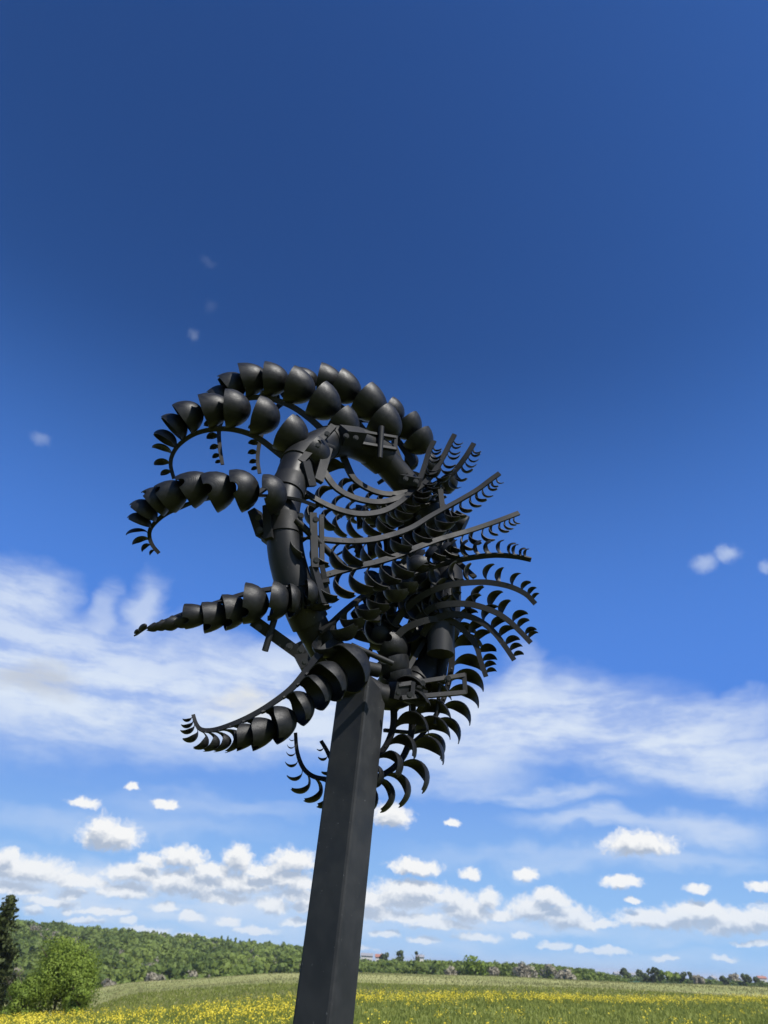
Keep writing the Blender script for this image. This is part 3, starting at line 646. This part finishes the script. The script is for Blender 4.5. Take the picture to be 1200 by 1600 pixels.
def spruce(px, Yd, py_top, base_w_px, label, seed=3):
    x = at(px, horiz(px), Yd).x; z0 = tz(x, Yd); h = at(px, py_top, Yd).z-z0
    wpx = (at(px+1, horiz(px), Yd)-at(px, horiz(px), Yd)).length; rb = base_w_px*wpx/2
    t = empty('spruce_tree', (x, Yd, z0)); tag(t, label, 'tree')
    bm = bmesh.new(); sweep_bm(bm, [V_((0, 0, 0)), V_((0, 0, h*.5)), V_((0, 0, h*.99))], [h*.02, h*.012, .01], 9)
    tr = link('trunk', bm_mesh(bm, 'trunk', True), None, M_BARK); tr.parent = t
    g = np.random.default_rng(seed); P, O, tn = [], [], []
    nl = 46
    for i in range(nl):
        u = i/(nl-1); z = h*(.04+.95*u); rad = rb*(1-u)**.62+.2
        for b in range(int(16-7*u)):
            a = g.uniform(0, 6.28); L = rad*g.uniform(.65, 1.1); m_ = int(34*L/rb)+9; s_ = g.uniform(0, 1, m_)
            dr = -.22*L*s_**1.3+.10*L*s_**3
            off = g.normal(size=(m_, 3))*np.array([.10, .10, .07])*(.4+s_[:, None])*max(.4, L)
            P.append(np.stack([np.cos(a)*L*s_, np.sin(a)*L*s_, z+dr], 1)+off); O.append(np.tile([np.cos(a)*.4, np.sin(a)*.4, -.2], (m_, 1))); tn.append(np.full(m_, g.uniform(0, 1))*.6+.4*s_)
    P, O, tn = map(np.concatenate, (P, O, tn)); v, f = leaf_quads(P, g.uniform(.06, .15, len(P)), O)
    c = link('crown', arr_mesh('crown', v, f, np.clip(tn, 0, 1), soft_n(O)), None, M_NEEDLE); c.parent = t
spruce(-2, 54, 1397, 100, 'dark spruce tree standing at the left edge of the meadow')
leaf_tree('leafy_tree', 110, 52, 1464, 112, 'bright green leafy tree beside the dark spruce', 'tree', M_LEAF, 24000, .06, 24, 4, low=-.05)
leaf_tree('bush', 62, 50, 1516, 58, 'low bright green bush between spruce and leafy tree', 'bush', M_LEAF, 9000, .055, 12, 8, low=0)
leaf_tree('bush', 143, 50, 1538, 44, 'small low bush right of the leafy tree', 'bush', M_LEAF, 1800, .08, 9, 9, low=0)

# wooded hills: one mass on the left, one belt beyond the field
def tree_stock(k, seed, conifer=False):
    g = np.random.default_rng(seed)
    if conifer:
        P = []; 
        u = g.uniform(0, 1, 130)**.8; a = g.uniform(0, 6.28, 130); rad = .26*(1-u)*g.uniform(.5, 1, 130)
        P = np.stack([np.cos(a)*rad, np.sin(a)*rad, .06+.94*u], 1); O = np.stack([np.cos(a), np.sin(a), np.full(130, .3)], 1); tn = np.full(130, .15)
        return P, O, tn
    P, O, tn = crown_pts(k, 6, .46, .40, .52, seed); return P, O, tn*.3+.32
STOCK = [tree_stock(260, s) for s in range(20, 27)] + [tree_stock(130, 40, True)]
def wood(name, pts, label, material, leaf=.085):
    VV, FF, TT, NN = [], [], [], []; base = 0
    for (x, y, h, tint, kind) in pts:
        P, O, tn = STOCK[kind]; a = random.uniform(0, 6.28); ca, sa = math.cos(a), math.sin(a); sx = h*random.uniform(1.05, 1.6)
        Q = np.stack([(P[:, 0]*ca-P[:, 1]*sa)*sx+x, (P[:, 0]*sa+P[:, 1]*ca)*sx+y, P[:, 2]*h+tz(x, y)-.03*h], 1)
        OR = np.stack([O[:, 0]*ca-O[:, 1]*sa, O[:, 0]*sa+O[:, 1]*ca, O[:, 2]], 1)
        v, f = leaf_quads(Q, rng.uniform(.6, 1.3, len(Q))*h*leaf, OR, 2.4); VV.append(v); FF.append(f+base); base += len(v)
        NN.append(np.stack([O[:, 0]*ca-O[:, 1]*sa, O[:, 0]*sa+O[:, 1]*ca, O[:, 2]], 1))
        TT.append(np.clip(tint+(tn-.45)*.5+rng.uniform(-.03, .03, len(f)), 0, 1))
    return tag(link(name, arr_mesh(name, np.concatenate(VV), np.concatenate(FF), np.concatenate(TT), soft_n(np.concatenate(NN), .12)), None, material), label, 'woodland', kind='stuff')
pts = []
for i in range(1500):
    u = random.uniform(-.56, -.005); y = 205+340*random.random()**.85
    if u > -.12 and y < 300: continue
    patch = .5+.5*math.sin(u*38+y*.021)*math.cos(y*.033-u*17)
    con = 7 if (random.random() < .015 or (patch < .12 and random.random() < .7)) else random.randrange(7)
    h = random.uniform(5.5, 9.5) if con != 7 else random.uniform(6.5, 8.8)
    if y < 240: h *= .7
    pts.append((u*y, y, h, (.05+.75*patch+random.uniform(-.3, .3))*(.25 if con == 7 else 1), con))
bare = [p for i, p in enumerate(pts) if (p[1] < 330 and i % 17 == 0 and p[4] != 7) or (.5+.5*math.sin(p[0]/p[1]*30+p[1]*.03) > .94 and i % 2)]
pts = [p for p in pts if p not in bare]
wood('bare_thicket', [(x, y, h*.85, random.uniform(.0, .45), k) for x, y, h, t_, k in bare], 'grey brown bare trees scattered through the wooded hill', M_BLOSSOM, .06)
wood('wooded_hill', pts, 'green wooded hillside across the valley on the left', M_WOOD, .095)
pts = []
for i in range(620):
    u = random.uniform(-.03, .315); y = random.uniform(275, 380)
    k = lerp_tab(u, [(-.03, 5.2), (.0, 5.4), (.05, 5.6), (.1, 6.2), (.2, 6.6), (.27, 5.6), (.3, 3.5), (.32, 2.2)])
    pts.append((u*y, y, float(k)*random.uniform(.7, 1.12), random.uniform(.05, .6) if u > .08 else random.uniform(.2, .75), random.randrange(7)))
for i in range(260):
    u = random.uniform(.27, .54); y = random.uniform(400, 500)
    pts.append((u*y, y, random.uniform(2.0, 3.6), random.uniform(.05, .5), random.randrange(7)))
wood('tree_belt', pts, 'belt of dark green trees beyond the dry grass field', M_WOOD, .09)
# single bushes in front of the woods
for (px, Yd, ty, w, lab, mm, sd) in [
    (828, 250, 1503, 66, 'large pale grey blossoming bush at the far field edge', M_BLOSSOM, 31), (868, 252, 1507, 56, 'wide grey-brown bush right of the pale blossoming bush', M_BLOSSOM, 32),
    (770, 250, 1505, 22, 'small pale bush left of the big blossoming bush', M_BLOSSOM, 33), (742, 248, 1494, 44, 'yellow-green round tree at the far field edge', M_LEAF, 34),
    (890, 240, 1518, 30, 'low pale bush at the right end of the blossoming bushes', M_BLOSSOM, 35), (706, 250, 1509, 22, 'small grey shrub left of the yellow-green tree', M_BLOSSOM, 36),
    (250, 205, 1514, 44, 'rounded grey-green willow bush at the foot of the wooded hill', M_BLOSSOM, 37), (178, 200, 1528, 36, 'greyish bare bush at the left end of the field crest', M_BLOSSOM, 38)]:
    leaf_tree('bush', px, Yd, ty, w, lab, 'bush', mm, 700, .42, 9, sd, low=0)
for (px, Yd, ty, w, lab, mm, sd) in [
    (978, 420, 1511, 16, 'small round dark tree left of the white far houses', M_DARKLEAF, 51), (999, 430, 1512, 10, 'slim dark tree beside the white far houses', M_DARKLEAF, 52),
    (1022, 360, 1512, 34, 'broad mid-green tree right of the white far houses', M_DARKLEAF, 53), (1041, 350, 1515, 36, 'leaning yellow-green thicket tree in the middle of the far tree group', M_LEAF, 54),
    (1062, 380, 1516, 22, 'dark tree at the right of the yellow-green thicket', M_DARKLEAF, 55), (1078, 440, 1518, 7, 'thin narrow dark tree by the far field', M_DARKLEAF, 56),
    (1090, 370, 1523, 34, 'low brownish tree clump left of the lone white house', M_BLOSSOM, 57), (1131, 430, 1523, 17, 'round dark tree right of the lone white house', M_DARKLEAF, 58),
    (1148, 440, 1520, 14, 'thin bare-topped tree right of the round dark tree', M_BLOSSOM, 59), (1166, 420, 1522, 14, 'small rounded dark green tree left of the orange roofed house', M_DARKLEAF, 60),
    (1180, 440, 1527, 10, 'tiny dark tree directly left of the orange roofed house', M_DARKLEAF, 61), (624, 420, 1482, 12, 'taller dark tree rising above the tree belt right of the post', M_DARKLEAF, 62),
    (651, 420, 1485, 9, 'narrow dark spire of a tree above the tree belt', M_NEEDLE, 63), (600, 400, 1486, 16, 'rounded tree beside the red roofed farmhouse', M_DARKLEAF, 64)]:
    leaf_tree('far_tree', px, Yd, ty, w, lab, 'tree', mm, 420, .62, 7, sd)

# ------------------------------------------------------------------ far houses
def house(px, Yd, py_eave, w, d, hr, roofm, label, nwin=2, chim=True, turn=0.):
    x = at(px, horiz(px), Yd).x; z0 = tz(x, Yd)-.3; he = at(px, py_eave, Yd).z-z0; he = max(2.4, he)
    t = empty('house', (x, Yd, z0)); t.rotation_euler = (0, 0, turn); tag(t, label, 'house')
    X_, Y_, Z_ = V_((1, 0, 0)), V_((0, 1, 0)), V_((0, 0, 1))
    def part(name, bm, mm, par=t):
        o = link(name, bm_mesh(bm, name), None, mm); o.parent = par; return o
    bm = bmesh.new(); box_bm(bm, V_((0, 0, he/2)), X_, Y_, Z_, w, d, he)
    for s_ in (-1, 1):
        a = [bm.verts.new((s_*w/2, -d/2, he)), bm.verts.new((s_*w/2, d/2, he)), bm.verts.new((s_*w/2, 0, he+hr*.94))]; bm.faces.new(a)
    part('wall', bm, M_WALL)
    bm = bmesh.new(); L = math.hypot(d/2+.4, hr)
    for s_ in (-1, 1):
        sl_ = V_((0, s_*(d/2+.4), -hr)).normalized(); nn = V_((0, s_*hr, d/2+.4)).normalized()
        box_bm(bm, V_((0, 0, he+hr+.08))+sl_*(L/2), X_, sl_, nn, w+.7, L, .14)
    rf = part('roof', bm, roofm)
    if chim: bm = bmesh.new(); box_bm(bm, V_((w*.22, .5, he+hr+.1)), X_, Y_, Z_, .6, .6, 1.3); part('chimney', bm, M_CONC, rf)
    for i in range(nwin):
        xx = -w/2+w*(i+1)/(nwin+1.6)
        bm = bmesh.new(); box_bm(bm, V_((xx, -d/2-.03, he*.62)), X_, Y_, Z_, 1.3, .1, 1.4); f_ = part('window', bm, M_WALL)
        bm = bmesh.new(); box_bm(bm, V_((xx, -d/2-.09, he*.62)), X_, Y_, Z_, 1.1, .04, 1.2); part('pane', bm, M_GLASS, f_)
    bm = bmesh.new(); box_bm(bm, V_((w*.34, -d/2-.03, 1.3)), X_, Y_, Z_, 1.0, .1, 2.1); part('door', bm, M_DOOR)
house(593, 480, 1496, 4.6, 5, 1.5, M_ROOF, 'small far farmhouse with a red roof right of the black post')
house(573, 480, 1494, 6.5, 6, 1.4, M_ROOFG, 'long far house with a grey roof directly right of the black post', 3, False)
house(656, 450, 1496, 4, 4, 1.2, M_ROOFG, 'tiny pale far house under the narrow dark tree', 1, False)
house(989, 640, 1524, 9, 6, 1.5, M_ROOFG, 'white far house with a wide grey roof among the small trees', 3)
house(964, 660, 1522, 5, 5, 1.3, M_ROOFG, 'small far house with a grey roof left of the white house', 2)
house(1113, 640, 1529, 5, 5, 1.6, M_ROOFG, 'lone white far house with a grey gable by the green crop', 2, True, .6)
house(1160, 660, 1531, 4, 5, 1.2, M_ROOFG, 'low white far house with a grey roof near the right edge', 2)
house(1190, 640, 1529, 6, 5, 1.5, M_ROOF, 'white far house with an orange roof at the right edge', 2)

# ------------------------------------------------------------------ air
bm = bmesh.new(); bmesh.ops.create_cube(bm, size=1)
for v in bm.verts: v.co = V_((v.co.x*24000, v.co.y*24000, -45 if v.co.z < 0 else 24))
hm = bpy.data.materials.new('haze_air'); hm.use_nodes = True; hn = NT(hm.node_tree); hm.node_tree.nodes.remove(hm.node_tree.nodes['Principled BSDF'])
pv = hn.new('ShaderNodeVolumePrincipled', {'Color': (.88, .92, 1., 1), 'Density': .00015, 'Anisotropy': .2})
hn.l.new(pv.outputs[0], hm.node_tree.nodes['Material Output'].inputs['Volume'])
tag(link('haze', bm_mesh(bm, 'haze'), None, hm), 'thin summer haze over the fields', 'haze', kind='stuff')

# ------------------------------------------------------------------ grass and flowers
def field_pts(n, y0, y1, p=1.6):
    y = y0+(y1-y0)*rng.random(n)**p; u = rng.uniform(-1.25, 1.25, n); k = (np.abs(u) < .6) | (rng.random(n) < .55); return (u*y)[k], y[k]
def vnoise(x, y, s, seed):
    g = np.random.default_rng(seed); tab = g.random((64, 64)); X_ = x/s; Y_ = y/s; i = np.floor(X_).astype(int); j = np.floor(Y_).astype(int)
    a = X_-i; b = Y_-j; a = a*a*(3-2*a); b = b*b*(3-2*b); q = lambda p, r: tab[p % 64, r % 64]
    return (q(i, j)*(1-a)+q(i+1, j)*a)*(1-b)+(q(i, j+1)*(1-a)+q(i+1, j+1)*a)*b
def blades(name, x, y, h, w, material, label, tint):
    n = len(x); z = terrain(x, y); a = rng.uniform(0, 6.28, n); lean = rng.normal(size=(n, 2))*.25*h[:, None]
    dx, dy = np.cos(a)*w, np.sin(a)*w
    v = np.stack([np.stack([x-dx, y-dy, z-.03], 1), np.stack([x+dx, y+dy, z-.03], 1), np.stack([x+lean[:, 0], y+lean[:, 1], z+h], 1)], 1).reshape(-1, 3)
    return tag(link(name, arr_mesh(name, v, np.arange(3*n).reshape(n, 3), tint), None, material), label, 'grass', kind='stuff')
x, y = field_pts(330000, 2.0, 62, 1.45); h = rng.uniform(.06, .17, len(x)); nz = vnoise(x, y, 3., 1)
blades('meadow_grass', x, y, h, rng.uniform(.012, .035, len(x))*(y/30+.4), M_BLADE, 'green meadow grass among the yellow flowers', np.clip(nz*.7+rng.uniform(-.2, .45, len(x)), 0, 1))
x, y = field_pts(120000, 40, 140, 1.2); k = (y-.55*np.maximum(x, -6)) > 41+6*(vnoise(x, y, 9, 3)-.5); x, y = x[k], y[k]
blades('dry_grass', x, y, rng.uniform(.05, .16, len(x)), rng.uniform(.03, .07, len(x)), M_DRY, 'pale dry grass on the far half of the field', np.clip(vnoise(x, y*3, 14, 5)*.8+rng.uniform(-.1, .35, len(x)), 0, 1))
x, y = field_pts(560000, 5, 75, 1.15)
n1 = vnoise(x, y, 2.6, 7); n2 = vnoise(x, y, .8, 9); n3 = vnoise(x, y, 8., 12)
line = 36.5+.62*np.maximum(x, 0)+.10*np.minimum(x, 0)+3*(n3-.5)
dens = .95*np.exp(-((y-line)/2.4)**2)*sst(x, -8, 0)*(.55+.6*n1)
dens += .75*np.exp(-((y-(29-.22*(x+8)))/4.0)**2)*sst(-x, -1.0, 3.5)*(.35+.9*n1)
dens += .13*sst(n1, .62, .9)*sst(y, 14, 20)*(1-sst(y, 27, 36))
dens += .012
dens += .22*np.exp(-((y-(64+.5*x))/3.)**2)*0*sst(x, 12, 24)*n1
dens *= (.35+1.2*sst(n2, .35, .75))
dens *= (1-sst(y-.62*np.maximum(x, 0), 40, 46))*(1-sst(y, 34, 41)*sst(-x, 1, 4))
k = rng.random(len(x)) < dens*.27; x, y = x[k], y[k]
z = terrain(x, y); hh = rng.uniform(.14, .30, len(x)); m_ = 8
cx = np.repeat(np.stack([x, y, z+hh], 1), m_, 0) + rng.normal(size=(len(x)*m_, 3))*np.array([.055, .055, .05])
v, f = leaf_quads(cx, rng.uniform(.014, .030, len(cx)))
tag(link('yellow_flowers', arr_mesh('yellow_flowers', v, f, rng.random(len(f))), None, M_YEL), 'bright yellow meadow flowers in drifts across the field', 'flowers', kind='stuff')
blades('flower_stems', np.repeat(x, 2)+rng.normal(size=2*len(x))*.03, np.repeat(y, 2)+rng.normal(size=2*len(x))*.03, np.repeat(hh, 2)*.97, np.full(2*len(x), .012), M_BLADE, 'upright green stems of the yellow flowers', rng.uniform(.2, .7, 2*len(x)))
print('cups', ncup, 'flowers', len(x))
